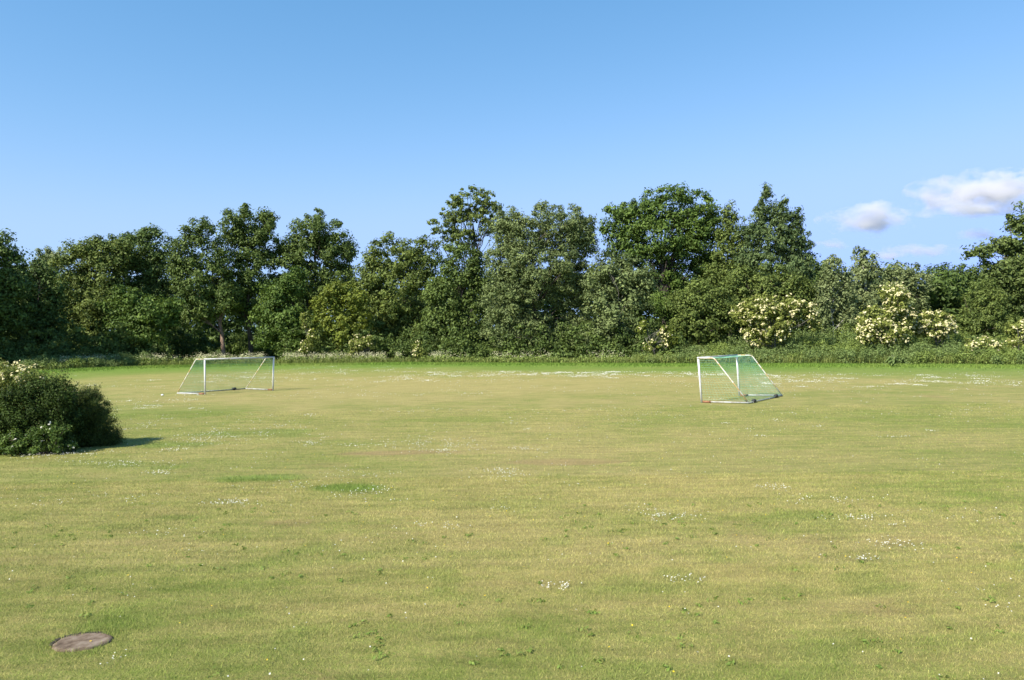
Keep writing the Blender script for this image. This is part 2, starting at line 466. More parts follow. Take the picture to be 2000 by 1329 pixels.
def turf_mat(name, attr_domain_blade=False):
    m, n, l, b = new_mat(name)
    def attr(nm):
        a = n.new("ShaderNodeAttribute"); a.attribute_name = nm; return a.outputs["Fac"]
    geo = n.new("ShaderNodeNewGeometry")
    def noise(scale, detail, sy=1.0):
        mp = n.new("ShaderNodeMapping"); mp.inputs["Scale"].default_value = (1, sy, 1)
        mp.inputs["Rotation"].default_value = (0, 0, 0.05)
        l.new(geo.outputs["Position"], mp.inputs[0])
        z = n.new("ShaderNodeTexNoise"); z.inputs["Scale"].default_value = scale
        z.inputs["Detail"].default_value = detail; z.inputs["Roughness"].default_value = 0.65
        l.new(mp.outputs[0], z.inputs["Vector"]); return z.outputs[0]
    def math_(op, a, c):
        q = n.new("ShaderNodeMath"); q.operation = op
        for i, v in enumerate((a, c)):
            if isinstance(v, (int, float)): q.inputs[i].default_value = v
            else: l.new(v, q.inputs[i])
        return q.outputs[0]
    def mix(f, a, c):
        q = n.new("ShaderNodeMix"); q.data_type = 'RGBA'
        if isinstance(f, (int, float)): q.inputs[0].default_value = f
        else: l.new(f, q.inputs[0])
        for i, v in ((6, a), (7, c)):
            if isinstance(v, tuple): q.inputs[i].default_value = (*v, 1)
            else: l.new(v, q.inputs[i])
        return q.outputs[2]
    def rng_(v, a, c):
        q = n.new("ShaderNodeMapRange"); q.inputs[1].default_value = a; q.inputs[2].default_value = c
        l.new(v, q.inputs[0]); return q.outputs[0]
    fine = noise(14.0, 6)
    tiny = noise(60.0, 4)
    streak = noise(0.22, 5, 9.0)
    mott = noise(3.2, 5)
    dry = math_('ADD', attr("dry"), math_('MULTIPLY', math_('SUBTRACT', mott, 0.5), 0.9))
    dry = math_('ADD', dry, math_('MULTIPLY', math_('SUBTRACT', streak, 0.5), 1.0))
    dry = math_('ADD', dry, math_('MULTIPLY', math_('SUBTRACT', fine, 0.5), 0.8))
    c = mix(rng_(dry, 0.05, 0.95), (0.202, 0.238, 0.051), (0.362, 0.304, 0.115))
    if attr_domain_blade:
        dry = math_('ADD', dry, math_('MULTIPLY', math_('SUBTRACT', attr("hue"), 0.5), 0.85))
        c = mix(rng_(dry, 0.05, 0.95), (0.190, 0.238, 0.047), (0.412, 0.346, 0.134))
    lush = math_('ADD', attr("lush"), math_('MULTIPLY', math_('SUBTRACT', mott, 0.5), 0.55))
    c = mix(rng_(lush, 0.1, 1.0), c, (0.155, 0.232, 0.041))
    worn = math_('ADD', attr("worn"), math_('MULTIPLY', math_('SUBTRACT', fine, 0.5), 0.9))
    c = mix(rng_(worn, 0.25, 1.1), c, (0.330, 0.225, 0.112))
    band = noise(0.75, 6, 5.0)
    hb = n.new("ShaderNodeHueSaturation"); hb.inputs["Hue"].default_value = 0.502; hb.inputs["Saturation"].default_value = 1.01
    l.new(math_('ADD', math_('MULTIPLY', band, 0.9), 0.55), hb.inputs["Value"]); l.new(c, hb.inputs["Color"]); c = hb.outputs[0]
    if attr_domain_blade:
        tn = attr("tint")
        v = rng_(tn, -0.45, 1.1)
        hs = n.new("ShaderNodeHueSaturation")
        l.new(math_('ADD', math_('MULTIPLY', tn, 0.70), 0.81), hs.inputs["Value"])
        hs.inputs["Hue"].default_value = 0.505
        l.new(c, hs.inputs["Color"]); c = hs.outputs[0]
    else:
        hs = n.new("ShaderNodeHueSaturation")
        l.new(math_('ADD', math_('MULTIPLY', tiny, 0.7), 0.62), hs.inputs["Value"])
        l.new(c, hs.inputs["Color"]); c = hs.outputs[0]
        bp = n.new("ShaderNodeBump"); bp.inputs["Strength"].default_value = 0.9; bp.inputs["Distance"].default_value = 0.05
        l.new(math_('ADD', tiny, fine), bp.inputs["Height"]); l.new(bp.outputs[0], b.inputs["Normal"])
    l.new(c, b.inputs["Base Color"])
    b.inputs["Roughness"].default_value = 0.8
    b.inputs["Specular IOR Level"].default_value = 0.12
    if attr_domain_blade:
        tr = n.new("ShaderNodeBsdfTranslucent"); l.new(c, tr.inputs[0])
        mx = n.new("ShaderNodeMixShader"); mx.inputs[0].default_value = 0.3
        l.new(b.outputs[0], mx.inputs[1]); l.new(tr.outputs[0], mx.inputs[2])
        l.new(mx.outputs[0], n["Material Output"].inputs[0])
    return m

def add_tones(me, x, y, dom='POINT'):
    for nm, v in zip(("dry", "lush", "worn"), field_tone(x, y)):
        a = me.attributes.new(nm, 'FLOAT', dom); a.data.foreach_set("value", v.astype(np.float32))

def build_field():
    xs = np.concatenate([[-4000, -1500, -600, -250, -140, -100], np.arange(-80, -45, 1.5), np.arange(-45, 45, 0.3), np.arange(45, 80, 1.5), [100, 140, 250, 600, 1500, 4000]])
    ys = np.concatenate([[-300, -80, -20, -5, 0, 3], np.arange(5, 30, 0.25), np.arange(30, 110, 0.6), [115, 125, 140, 170, 220, 350, 700, 1600, 5000]])
    X, Yg = np.meshgrid(xs, ys)
    Z = gz(X, Yg)
    V = np.stack([X, Yg, Z], -1).reshape(-1, 3)
    nx, ny = len(xs), len(ys)
    i = np.arange(ny - 1)[:, None] * nx; j = np.arange(nx - 1)[None]
    Fq = np.stack([i + j, i + j + 1, i + nx + j + 1, i + nx + j], -1).reshape(-1, 4)
    o = np_mesh("ground", V, Fq, turf_mat("turf"), smooth=True)
    add_tones(o.data, V[:, 0], V[:, 1])
    tag(o, "broad mown field of dry and green grass reaching to the trees", "ground", kind="structure")
build_field()

COVER = ground_at(161, 1255)

def build_grass():
    rng = np.random.default_rng(5)
    parts = []
    def region(y0, y1, n, hh, ww):
        y = np.sqrt(rng.uniform(y0 ** 2, y1 ** 2, n))
        x = rng.uniform(-1, 1, n) * (0.74 * y + 4.0)
        parts.append((x, y, np.full(n, hh), np.full(n, ww)))
    region(4.5, 11, 420000, 0.036, 0.0060)
    region(11, 18, 300000, 0.040, 0.0095)
    region(18, 34, 160000, 0.040, 0.015)
    # strip of longer grass along the far edge of the field
    n = 60000
    px = rng.uniform(-60, 2060, n); y = edge(px) - np.abs(rng.normal(0, 2.6, n)) + 0.8; x = (px - 1000) / F * y
    parts.append((x, y, np.full(n, 0.13), np.full(n, 0.06)))
    x = np.concatenate([p[0] for p in parts]); y = np.concatenate([p[1] for p in parts])
    h = np.concatenate([p[2] for p in parts]); w = np.concatenate([p[3] for p in parts])
    d = np.hypot((x - COVER[0]) / 0.33, (y - COVER[1] + 0.02) / 0.29)
    keep = d > 0.82 + rng.normal(0, 0.09, len(x)) + 0.07 * np.sin(5 * np.arctan2(y - COVER[1], x - COVER[0]))
    x, y, h, w = x[keep], y[keep], h[keep], w[keep]
    rim = d[keep] < 1.45
    dry, lush, worn = field_tone(x, y)
    h = h * rng.uniform(0.5, 1.3, len(x)) * (0.75 + 0.7 * lush - 0.35 * worn) * np.where(rim, 1.5, 1)
    w = w * rng.uniform(0.7, 1.3, len(x))
    z = gz(x, y)
    a = rng.uniform(0, 2 * math.pi, len(x)); bend = rng.uniform(0.2, 1.1, len(x)) * h
    ba = rng.uniform(0, 2 * math.pi, len(x))
    base = np.stack([x, y, z - 0.004], -1)
    side = np.stack([np.cos(a), np.sin(a), np.zeros_like(a)], -1) * w[:, None] * 0.5
    tip = base + np.stack([np.cos(ba) * bend, np.sin(ba) * bend, h], -1)
    V = np.stack([base - side, base + side, tip], 1).reshape(-1, 3)
    Fq = np.arange(len(V), dtype=np.int32).reshape(-1, 3)
    tint = np.clip(rng.normal(0.5, 0.24, len(x)) + 0.12 * (0.5 - lush), 0, 1)
    o = np_mesh("grass", V, Fq, turf_mat("grass_blades", True), tint=tint)
    add_tones(o.data, x, y, 'FACE')
    a_ = o.data.attributes.new("hue", 'FLOAT', 'FACE'); a_.data.foreach_set("value", rng.random(len(x)).astype(np.float32))
    tag(o, "short mown grass blades standing over the whole field", "grass", kind="stuff")
build_grass()

def build_flowers():
    rng = np.random.default_rng(8)
    xs, ys = [], []
    def patch(px, py, wx, wy, n):
        for _ in range(1):
            cx, cy, _z = ground_at(px, py)
            y1 = ground_at(px, py - wy)[1]; y0 = ground_at(px, py + wy)[1]
            x = cx + rng.normal(0, 0.8, n) * wx / F * cy
            y = cy + rng.normal(0, 0.8, n) * max(0.5 * (y1 - y0), 0.1)
            k = fbm(x * 2.2, y * 2.2, 5, 3) > 0.47
            k &= rng.random(n) < 0.8
            xs.append(x[k]); ys.append(y[k])
    for p in [(455, 985, 32, 4, 150), (1290, 1008, 45, 9, 240), (975, 926, 38, 7, 260), (875, 879, 40, 5, 300), (820, 868, 60, 7, 260),
              (470, 845, 70, 12, 520), (430, 857, 50, 7, 260), (600, 868, 20, 4, 130), (335, 925, 32, 3, 200), (240, 907, 70, 6, 300), (120, 890, 70, 6, 350),
              (60, 888, 60, 5, 300), (740, 965, 60, 9, 160), (545, 955, 60, 8, 130), (1700, 1018, 45, 9, 190), (1690, 1096, 22, 4, 60), (1750, 1068, 40, 8, 80),
              (1330, 1135, 40, 4, 50), (1255, 1130, 20, 3, 25), (1150, 1148, 45, 5, 60), (1090, 1150, 30, 4, 40), (345, 880, 50, 6, 200), (262, 835, 30, 8, 180),
              (700, 870, 40, 4, 160), (1025, 880, 25, 4, 120), (990, 995, 30, 4, 60), (850, 1030, 40, 5, 60), (1520, 955, 30, 4, 80), (1620, 980, 60, 8, 120), (1900, 1010, 60, 8, 120),
              (225, 1290, 16, 4, 12), (270, 1150, 30, 14, 20), (1960, 1180, 60, 30, 30), (310, 1040, 40, 6, 40), (180, 980, 80, 10, 120), (700, 930, 60, 8, 120)]:
        patch(*p)
    def band(px0, px1, py0, py1, n, per, w=0.5):
        for _ in range(n):
            px = rng.uniform(px0, px1); py = rng.uniform(py0, py1)
            patch(px, py, rng.uniform(5, 26), rng.uniform(0.5, 1.3), int(per * rng.uniform(0.4, 1.5)))
    band(840, 1200, 727, 737, 44, 150)
    band(1150, 1420, 727, 740, 22, 130)
    band(1480, 2000, 732, 757, 52, 110)
    band(560, 850, 716, 748, 46, 70)
    band(400, 540, 722, 750, 16, 90)
    band(240, 2000, 760, 860, 60, 26)
    band(100, 420, 735, 800, 26, 60)
    # strays everywhere
    n = 5200
    y = np.sqrt(rng.uniform(6.5 ** 2, 60 ** 2, n)); x = rng.uniform(-0.7, 0.7, n) * y
    k = fbm(x * 0.5 + 3, y * 0.5, 15, 4) > 0.53
    xs.append(x[k]); ys.append(y[k])
    x = np.concatenate(xs); y = np.concatenate(ys)
    px = 1000 + F * x / y
    ok = y < edge(px) - 0.5
    ok &= np.hypot(x - COVER[0], y - COVER[1]) > 0.36
    x, y = x[ok], y[ok]
    def discs(x, y, s, zoff, name, mat, label, cat):
        m = len(x)
        z = gz(x, y) + zoff * rng.uniform(0.6, 1.15, m)
        nrm = norm(np.stack([rng.normal(-0.15, 0.35, m), rng.normal(-0.25, 0.35, m), np.ones(m)], -1))
        t = rng.normal(size=(m, 3)); t = norm(t - (t * nrm).sum(1, keepdims=True) * nrm); b = np.cross(nrm, t)
        pos = np.stack([x, y, z], -1); s = (s * rng.uniform(0.75, 1.2, m))[:, None]
        V = np.stack([pos - t * s, pos + b * s, pos + t * s, pos - b * s], 1).reshape(-1, 3)
        o = np_mesh(name, V, quads(len(V)), mat, tint=np.clip(rng.normal(0.6, 0.2, m), 0, 1))
        tag(o, label, cat, kind="stuff")
    size = np.interp(y, [7, 20, 60], [0.010, 0.013, 0.026])
    discs(x, y, size, 0.05, "daisies", L_WHITE, "tiny white daisies dotted in patches and streaks over the lawn", "flowers")
    n = 160
    y = np.sqrt(rng.uniform(6.5 ** 2, 22 ** 2, n)); x = rng.uniform(-0.7, 0.7, n) * y
    ym = leaf_mat("yellow_petals", (0.55, 0.36, 0.02), (0.75, 0.55, 0.04))
    discs(x, y, np.full(n, 0.012), 0.05, "buttercups", ym, "scattered tiny yellow flowers in the near lawn", "flowers")
    # broad-leaved rosettes in the near lawn
    n = 360
    y = np.sqrt(rng.uniform(6.4 ** 2, 15 ** 2, n)); x = rng.uniform(-0.7, 0.7, n) * y
    k = (fbm(x * 0.7 + 9, y * 0.7, 71, 4) > 0.50) & (np.hypot(x - COVER[0], y - COVER[1]) > 0.45)
    x, y = x[k], y[k]
    C = np.stack([x, y, gz(x, y) + 0.02], -1)
    V, T = leaves(C, rng.uniform(0.04, 0.11, len(C)), 11, 0.055, rng, up=0.9, flat=0.35, width=0.4)
    o = np_mesh("lawn_weeds", V, quads(len(V)), leaf_mat("lawn_weed_leaves", (0.11, 0.175, 0.032), (0.23, 0.31, 0.065)), tint=T)
    tag(o, "low dark green weed rosettes in the near lawn", "weeds", kind="stuff")
build_flowers()

# ------------------------------------------------------------------ round stone cover in the lawn
def build_cover():
    m, n, l, b = new_mat("weathered_stone")
    tc = n.new("ShaderNodeTexCoord")
    nz = n.new("ShaderNodeTexNoise"); nz.inputs["Scale"].default_value = 7; nz.inputs["Detail"].default_value = 8; nz.inputs["Roughness"].default_value = 0.7
    l.new(tc.outputs["Object"], nz.inputs["Vector"])
    rp = n.new("ShaderNodeValToRGB"); e = rp.color_ramp.elements
    e[0].position = 0.34; e[0].color = (0.075, 0.052, 0.036, 1); e[1].position = 0.68; e[1].color = (0.245, 0.20, 0.155, 1)
    x = e.new(0.5); x.color = (0.160, 0.118, 0.085, 1)
    l.new(nz.outputs[0], rp.inputs[0]); l.new(rp.outputs[0], b.inputs["Base Color"])
    bp = n.new("ShaderNodeBump"); bp.inputs["Strength"].default_value = 0.7; bp.inputs["Distance"].default_value = 0.015
    l.new(nz.outputs[0], bp.inputs["Height"]); l.new(bp.outputs[0], b.inputs["Normal"])
    b.inputs["Roughness"].default_value = 1.0
    b.inputs["Specular IOR Level"].default_value = 0.05
    cx, cy, cz = COVER
    rng = np.random.default_rng(3)
    N = 48
    a = np.linspace(0, 2 * math.pi, N, endpoint=False)
    rr = 1 + 0.035 * np.sin(3 * a + 1) + rng.normal(0, 0.012, N)
    rings = []
    for r, z in ((0.02, 0.020), (0.15, 0.021), (0.24, 0.020), (0.255, 0.022), (0.285, 0.018), (0.30, 0.008), (0.304, -0.06)):
        rings.append(np.stack([np.cos(a) * r * rr, np.sin(a) * r * rr * 0.86, np.full(N, z) + 0.03 * np.cos(a) * r - 0.02 * np.sin(a) * r], -1))
    V = np.concatenate(rings)
    Fq = []
    for k in range(len(rings) - 1):
        for i in range(N):
            j = (i + 1) % N
            Fq.append((k * N + i, (k + 1) * N + i, (k + 1) * N + j, k * N + j))
    for i in range(1, N // 2):
        Fq.append((i - 1, i, N - 1 - i, N - i if i > 1 else N - 1)) if i > 1 else None
    root = np_mesh("well_cover", V + np.array([cx, cy, cz]), Fq, m, smooth=True, origin=(cx, cy, cz))
    tag(root, "round weathered grey-brown stone cover sunk in the lawn", "well cover")
    # dark brown strip in the gap along its far edge
    ms = paint_mat("dark_strip", (0.035, 0.025, 0.017), 0.95, (0.09, 0.06, 0.035), 20)
    a = np.linspace(math.radians(55), math.radians(205), 26)
    r1 = 0.30 + 0 * a; r2 = 0.318 + 0.03 * np.sin(np.linspace(0, math.pi, 26)) + rng.normal(0, 0.008, 26)
    V = np.concatenate([np.stack([np.cos(a) * r1, np.sin(a) * r1 * .86, np.full(26, 0.006)], -1), np.stack([np.cos(a) * r2, np.sin(a) * r2 * .86, np.full(26, 0.008)], -1)])
    Fq = [(i, i + 1, 26 + i + 1, 26 + i) for i in range(25)]
    o = np_mesh("rim_strip", V + np.array([cx, cy, cz]), Fq, ms, origin=(cx, cy, cz))
    tag(o, "dark bare soil along the back edge of the stone cover", kind="structure")
build_cover()

# ------------------------------------------------------------------ goals
M_WHITE = paint_mat("white_goal_paint", (0.62, 0.62, 0.60), 0.45, (0.50, 0.47, 0.40), 5, 0.6)
M_SIDE = paint_mat("worn_side_tube", (0.70, 0.68, 0.60), 0.45, (0.55, 0.38, 0.16), 5, 0.52)
M_BAR = paint_mat("dimmed_white_paint", (0.46, 0.47, 0.45), 0.5, (0.32, 0.30, 0.24), 4, 0.55)  # greyed white for ground bars; on the crossbar it paints in weaker light
M_GREY = paint_mat("dull_steel_tube", (0.24, 0.27, 0.25), 0.5, (0.15, 0.16, 0.14), 8, 0.55)
M_BLACK = paint_mat("black_rubber", (0.02, 0.02, 0.02), 0.7)
M_RUST = paint_mat("rusty_bracket", (0.30, 0.13, 0.06), 0.8, (0.14, 0.07, 0.04), 20, 0.5)
M_NET = paint_mat("green_net_cord", (0.10, 0.33, 0.21), 0.7, (0.20, 0.42, 0.30), 3, 0.5)

def cyl(pts, r, sides=10):
    pts = np.asarray(pts, float)
    V, Fq = tube(pts, np.full(len(pts), r), sides)
    # closed ends
    n0 = len(V)
    V = np.concatenate([V, pts[:1], pts[-1:]])
    e = []
    last = n0 - sides
    for i in range(0, sides, 2):
        e.append((n0, (i + 2) % sides, i + 1, i)); e.append((n0 + 1, last + i, last + i + 1, last + (i + 2) % sides))
    return V, np.concatenate([Fq, np.array(e)])

def bez(a, c, b, k=7):
    t = np.linspace(0, 1, k)[:, None]
    return (1 - t) ** 2 * a + 2 * t * (1 - t) * c + t * t * b

def goal(label, A, B, A2, B2, at, bt, hA, hB, dep, group, weights):
    """A, B: feet of the posts; A2, B2: the rear ground corners; at, bt: lean of the post tops; dep: depth of the roof bars"""
    A, B, A2, B2 = (np.asarray(v, float) for v in (A, B, A2, B2))
    root = empty("football_goal", tuple(A), label, "goal", group)
    def part(name, segs, r, mat, sides=10):
        g = Geo()
        for s in segs: g.add(*cyl(s, r, sides))
        return g.build(name, mat, root, A, smooth=True)
    zup = np.array([0, 0, 1.0])
    TA = A + at + zup * hA; TB = B + bt + zup * hB
    lift = zup * 0.05
    part("post", [[A, A + (TA - A) * .5, TA]], 0.046, M_WHITE)
    part("post", [[B, B + (TB - B) * .5, TB]], 0.046, M_WHITE)
    part("crossbar", [[TA - (TB - TA) * 0.011, (TA + TB) / 2, TB + (TB - TA) * 0.011]], 0.047, M_BAR)  # greyer than the posts: its dimmer lighting is put into the colour
    dA = norm((A2 - A) * np.array([1, 1, 0])); dB = norm((B2 - B) * np.array([1, 1, 0]))
    RA = TA + dA * dep; RB = TB + dB * dep
    for T, R_, G in ((TA, RA, A2 + lift), (TB, RB, B2 + lift)):
        e = norm(R_ - T); f = norm(G - R_)
        p = [T + e * 0.05]
        pts = np.concatenate([[T + e * 0.05], bez(R_ - e * 0.09, R_, R_ + f * 0.12), [R_ + (G - R_) * 0.5], [G]])
        part("side_stay", [pts], 0.026, M_SIDE, 8)
    for G0, G1 in ((A, A2), (B, B2)):
        d = norm(G1 - G0)
        part("ground_bar", [[G0 + lift + d * 0.4, (G0 + G1) / 2 + lift, G1 + lift]], 0.034, M_BAR)
        part("bracket", [[G0 + lift * 0.9 + d * 0.055, G0 + lift * .9 + d * 0.41]], 0.05, M_RUST)
    part("rear_bar", [[A2 + lift, (A2 + B2) / 2 + lift * 0.9, B2 + lift]], 0.032, M_GREY, 8)
    for f in weights:
        c = A2 + (B2 - A2) * f; d = norm(B2 - A2)
        part("ballast", [[c + lift * 0.2 + d * -0.11 + zup * 0.075, c + d * 0.11 + lift * 0.2 + zup * 0.075]], 0.085, M_BLACK)
    # net
    g = Geo()
    rng = np.random.default_rng(int(abs(A[0]) * 10))
    def panel(c00, c10, c01, c11, nu, nv, sag):
        """cords along u and v on a bilinear panel with a sagging middle"""
        def S(u, v):
            u = np.asarray(u, float)[..., None]; v = np.asarray(v, float)[..., None]
            p = c00 * (1 - u) * (1 - v) + c10 * u * (1 - v) + c01 * (1 - u) * v + c11 * u * v
            w = (u * (1 - u) * v * (1 - v) * 16)
            ripple = 0.03 * np.sin(u * 19 + v * 5) * w
            return p + sag * w + np.array([0.4, -0.5, 0.3]) * ripple
        k = 13
        for i in range(nu + 1):
            g.add(*tube(S(np.full(k, i / nu), np.linspace(0, 1, k)), np.full(k, 0.003), 3))
        for j in range(nv + 1):
            g.add(*tube(S(np.linspace(0, 1, k * 2), np.full(k * 2, j / nv)), np.full(k * 2, 0.003), 3))
    back = (dA + dB) / 2
    GA, GB = A2 + lift, B2 + lift
    panel(RA, RB, GA, GB, 46, 24, back * 0.12 - zup * 0.15)
    panel(TA, TB, RA, RB, 46, 7, -zup * 0.05)
    panel(TA, RA, A + lift, GA, 13, 18, np.cross(zup, dA) * 0.05)
    panel(TB, RB, B + lift, GB, 13, 18, np.cross(zup, dB) * 0.05)
    g.build("net", M_NET, root, A)
    return root

def gp(px, py):
    return np.array(ground_at(px, py))
GA = gp(1370.5, 787.0); GB = gp(1444.0, 774.0)
goal("white football goal seen from its side, standing on the right of the field", GA, GB, gp(1462.5, 789.3), gp(1527.5, 774.5),
     np.array([-0.16, 0.0, 0]), np.array([-0.13, 0.0, 0]), 2.06, 2.05, 0.72, "football goals on the field", (0.14, 0.8))
GC = gp(400.5, 771.0); GD = gp(533.0, 763.0)
goal("white football goal seen from the front, standing on the left of the field", GC, GD, gp(346, 770.0), gp(480, 761.0),
     np.array([-0.02, 0.0, 0]), np.array([0.05, 0.0, 0]), 2.0, 2.0, 0.62, "football goals on the field", (0.82,))

# scrap of white litter by the goal
def litter():
    c = gp(317, 773)
    rng = np.random.default_rng(4)
    N = 10
    a = np.linspace(0, 2 * math.pi, N, endpoint=False)
    V = []
    for r, z in ((0.02, 0.085), (0.055, 0.07), (0.075, 0.035), (0.06, 0.0)):
        V.append(np.stack([np.cos(a) * r * rng.uniform(.75, 1.2, N), np.sin(a) * r * rng.uniform(.75, 1.2, N), z + rng.normal(0, .008, N)], -1))
    V = np.concatenate(V)
    Fq = [(k * N + i, (k + 1) * N + i, (k + 1) * N + (i + 1) % N, k * N + (i + 1) % N) for k in range(3) for i in range(N)]
    Fq += [(0, 1, 8, 9), (1, 2, 7, 8), (2, 3, 6, 7), (3, 4, 5, 6)]
    o = np_mesh("crumpled_paper", V + c, Fq, paint_mat("white_paper", (0.8, 0.8, 0.78), 0.8), origin=tuple(c))
    tag(o, "small crumpled white scrap on the grass beside the front goal", "litter")
litter()

# ------------------------------------------------------------------ trees, left to right
G_T = "tall trees along the far side of the field"
oak = dict(leaf=L_OAK, bark=B_BROWN, rc=(0.7, 1.25), gap=0.8, tintj=0.12)
def T(label, bpx, off, lobes, seed, name="broadleaf_tree", cat="tree", group=G_T, **k):
    kw = dict(leaf=L_OAK, bark=B_BROWN); kw.update(k)
    return tree(name, label, cat, group, bpx, off, lobes, seed=seed, **kw)

T("dark oak cut by the left edge of the photo, its crown leaning into view", -40, 9,
  [(-35, 520, 72, 70), (-10, 480, 40, 32), (15, 505, 24, 28), (-50, 610, 90, 70), (10, 590, 50, 60), (-110, 540, 70, 90), (20, 560, 40, 40)], 101, name="oak_tree", **{**oak, "gap": 0.9, "leaf": L_DARK})
T("leafy tree left of the photo's edge whose shade falls on the field edge", -235, 3,
  [(-235, 470, 100, 90), (-175, 560, 80, 80), (-310, 560, 90, 90), (-235, 390, 70, 60), (-200, 630, 80, 60)], 100, leaf=L_DARK)
T("dark shaded tree right of the oak at the left edge", 62, 14, [(60, 575, 42, 70), (90, 560, 30, 55), (55, 640, 50, 45), (100, 630, 35, 50)], 102, leaf=L_DARK)
T("pale poplar with small spiked tops far behind the leftmost trees", 100, 45, [(78, 510, 14, 25), (97, 505, 12, 24), (115, 510, 12, 26), (95, 560, 36, 60)], 103, name="poplar_tree", leaf=L_BIRCH, rc=(0.6, 1.0), tdir=(0, 0, 1), tw=1.5)
T("broad olive ash with a flat dark top in the left of the tree row", 170, 18, [(222, 498, 34, 36), (155, 520, 48, 50), (190, 495, 42, 34), (215, 530, 40, 60), (150, 590, 60, 60), (200, 610, 55, 60), (130, 640, 45, 45)], 104, name="ash_tree", leaf=L_OLIVE)
T("dense dark round-topped tree left of the two oaks", 290, 15, [(245, 485, 28, 34), (300, 482, 34, 40), (265, 505, 38, 50), (318, 530, 30, 60), (270, 580, 56, 60), (310, 610, 40, 60)], 105, leaf=L_DARK, gap=0.9)
T("low bright green maple in front of the dense dark tree", 265, 7, [(250, 600, 46, 38), (300, 612, 48, 30), (335, 605, 26, 26), (240, 650, 45, 36), (290, 655, 40, 30)], 106, name="maple_tree", leaf=L_MAPLE, trunk_top=0.6, tr=0.16)
T("narrow oak with a bare reddish lower trunk and bluish open crown", 436, 9, [(345, 515, 24, 46), (375, 480, 30, 48), (400, 450, 26, 24), (380, 560, 40, 50), (425, 545, 30, 60), (388, 612, 40, 34), (445, 585, 26, 28)], 107, name="oak_tree", **{**oak, "bark": B_RED, "gap": 0.8}, tr=0.3)
T("tall broad oak with many sky gaps, left of the smaller oak that spreads right", 492, 12, [(485, 440, 52, 40), (455, 470, 40, 46), (520, 460, 30, 46), (480, 520, 60, 46), (450, 570, 40, 40), (515, 585, 40, 40), (465, 598, 34, 30)], 108, name="oak_tree", **{**oak, "gap": 0.62}, tr=0.34, nlimb=26)
T("oak with a peaked top whose crown spreads to the right over a gap of sky", 590, 14, [(618, 448, 50, 38), (605, 490, 56, 44), (655, 490, 40, 40), (680, 500, 18, 28), (560, 520, 40, 60), (600, 560, 60, 50), (660, 545, 40, 36)], 109, name="oak_tree", **{**oak, "gap": 0.68}, tr=0.32, nlimb=26)
T("bushy mid-green tree growing low in front of the spreading oak", 555, 7, [(545, 590, 38, 50), (575, 560, 30, 36), (560, 640, 48, 44), (520, 630, 28, 46), (590, 640, 36, 44)], 110, leaf=L_MAPLE, tr=0.16)
T("yellow-green hawthorn with bare inner branches below the spreading oak", 662, 6, [(655, 575, 36, 30), (690, 585, 30, 30), (640, 600, 30, 26), (650, 640, 40, 30), (700, 625, 26, 28), (675, 655, 44, 28)], 111, name="hawthorn_tree", leaf=L_YELLOW, gap=0.75, tr=0.14, L=0.36, rc=(0.5, 0.95))
T("broad olive ash with a rounded crown right of the sky gap", 790, 12, [(716, 540, 24, 40), (775, 500, 50, 42), (735, 520, 26, 50), (830, 515, 34, 50), (780, 570, 66, 60), (740, 620, 40, 50), (800, 640, 60, 46)], 112, name="ash_tree", leaf=L_OLIVE, L=0.38)
T("tall slim airy locust tree standing above its neighbours", 905, 16, [(920, 392, 44, 26), (895, 412, 34, 30), (955, 410, 30, 34), (865, 442, 30, 22), (975, 435, 18, 24), (920, 440, 50, 30), (900, 470, 40, 24)], 113, name="locust_tree", leaf=L_OLIVE, rc=(0.35, 0.65), gap=0.55, dens=0.62, L=0.34, tr=0.22, nlimb=34, trunk_top=0.86, inner=0.55, tdir=(0, 0, -1), tw=0.7)
T("ivy-clad mid-green tree below the airy locust tree", 895, 10, [(900, 520, 44, 50), (870, 580, 40, 50), (930, 560, 32, 60), (895, 635, 46, 50), (850, 640, 30, 46)], 114, leaf=L_OAK, L=0.38)
T("large grey-green willow with a domed crown and dark central trunk", 1086, 9, [(1000, 440, 36, 32), (1142, 450, 24, 40), (1085, 445, 62, 50), (1020, 465, 55, 48), (1130, 480, 38, 50), (985, 510, 42, 50), (1060, 520, 90, 50), (1000, 580, 60, 50), (1110, 560, 60, 44), (985, 640, 50, 44), (1040, 640, 44, 40), (1125, 640, 34, 40)], 115, name="willow_tree", leaf=L_GREY, L=0.36, width=0.42, rc=(0.6, 1.1), tr=0.36, nlimb=30, gap=0.95)
T("dull bushy tree with thin pale branches right of the willow trunk", 1215, 8, [(1200, 530, 50, 44), (1240, 560, 44, 50), (1170, 560, 36, 50), (1205, 610, 70, 44), (1240, 655, 44, 36), (1180, 655, 44, 36)], 116, leaf=L_GREY, L=0.36, gap=0.85, bark=B_GREY)
T("tallest maple with a wide rounded bright green crown and dark limbs", 1305, 18, [(1300, 405, 62, 44), (1245, 430, 44, 44), (1365, 420, 40, 44), (1210, 445, 36, 50), (1395, 440, 26, 40), (1300, 460, 90, 44), (1230, 500, 50, 36), (1350, 500, 60, 44), (1300, 540, 40, 40), (1315, 588, 40, 38, -2), (1385, 530, 34, 46)], 117, name="maple_tree", leaf=L_MAPLE, gap=0.85, tr=0.42, nlimb=34, rc=(0.7, 1.3))
T("narrow olive tree between the tallest maple and the pointed tree", 1428, 16, [(1425, 430, 16, 34), (1420, 480, 32, 46), (1440, 540, 34, 50), (1400, 545, 30, 40)], 118, leaf=L_OLIVE, rc=(0.5, 1.0))
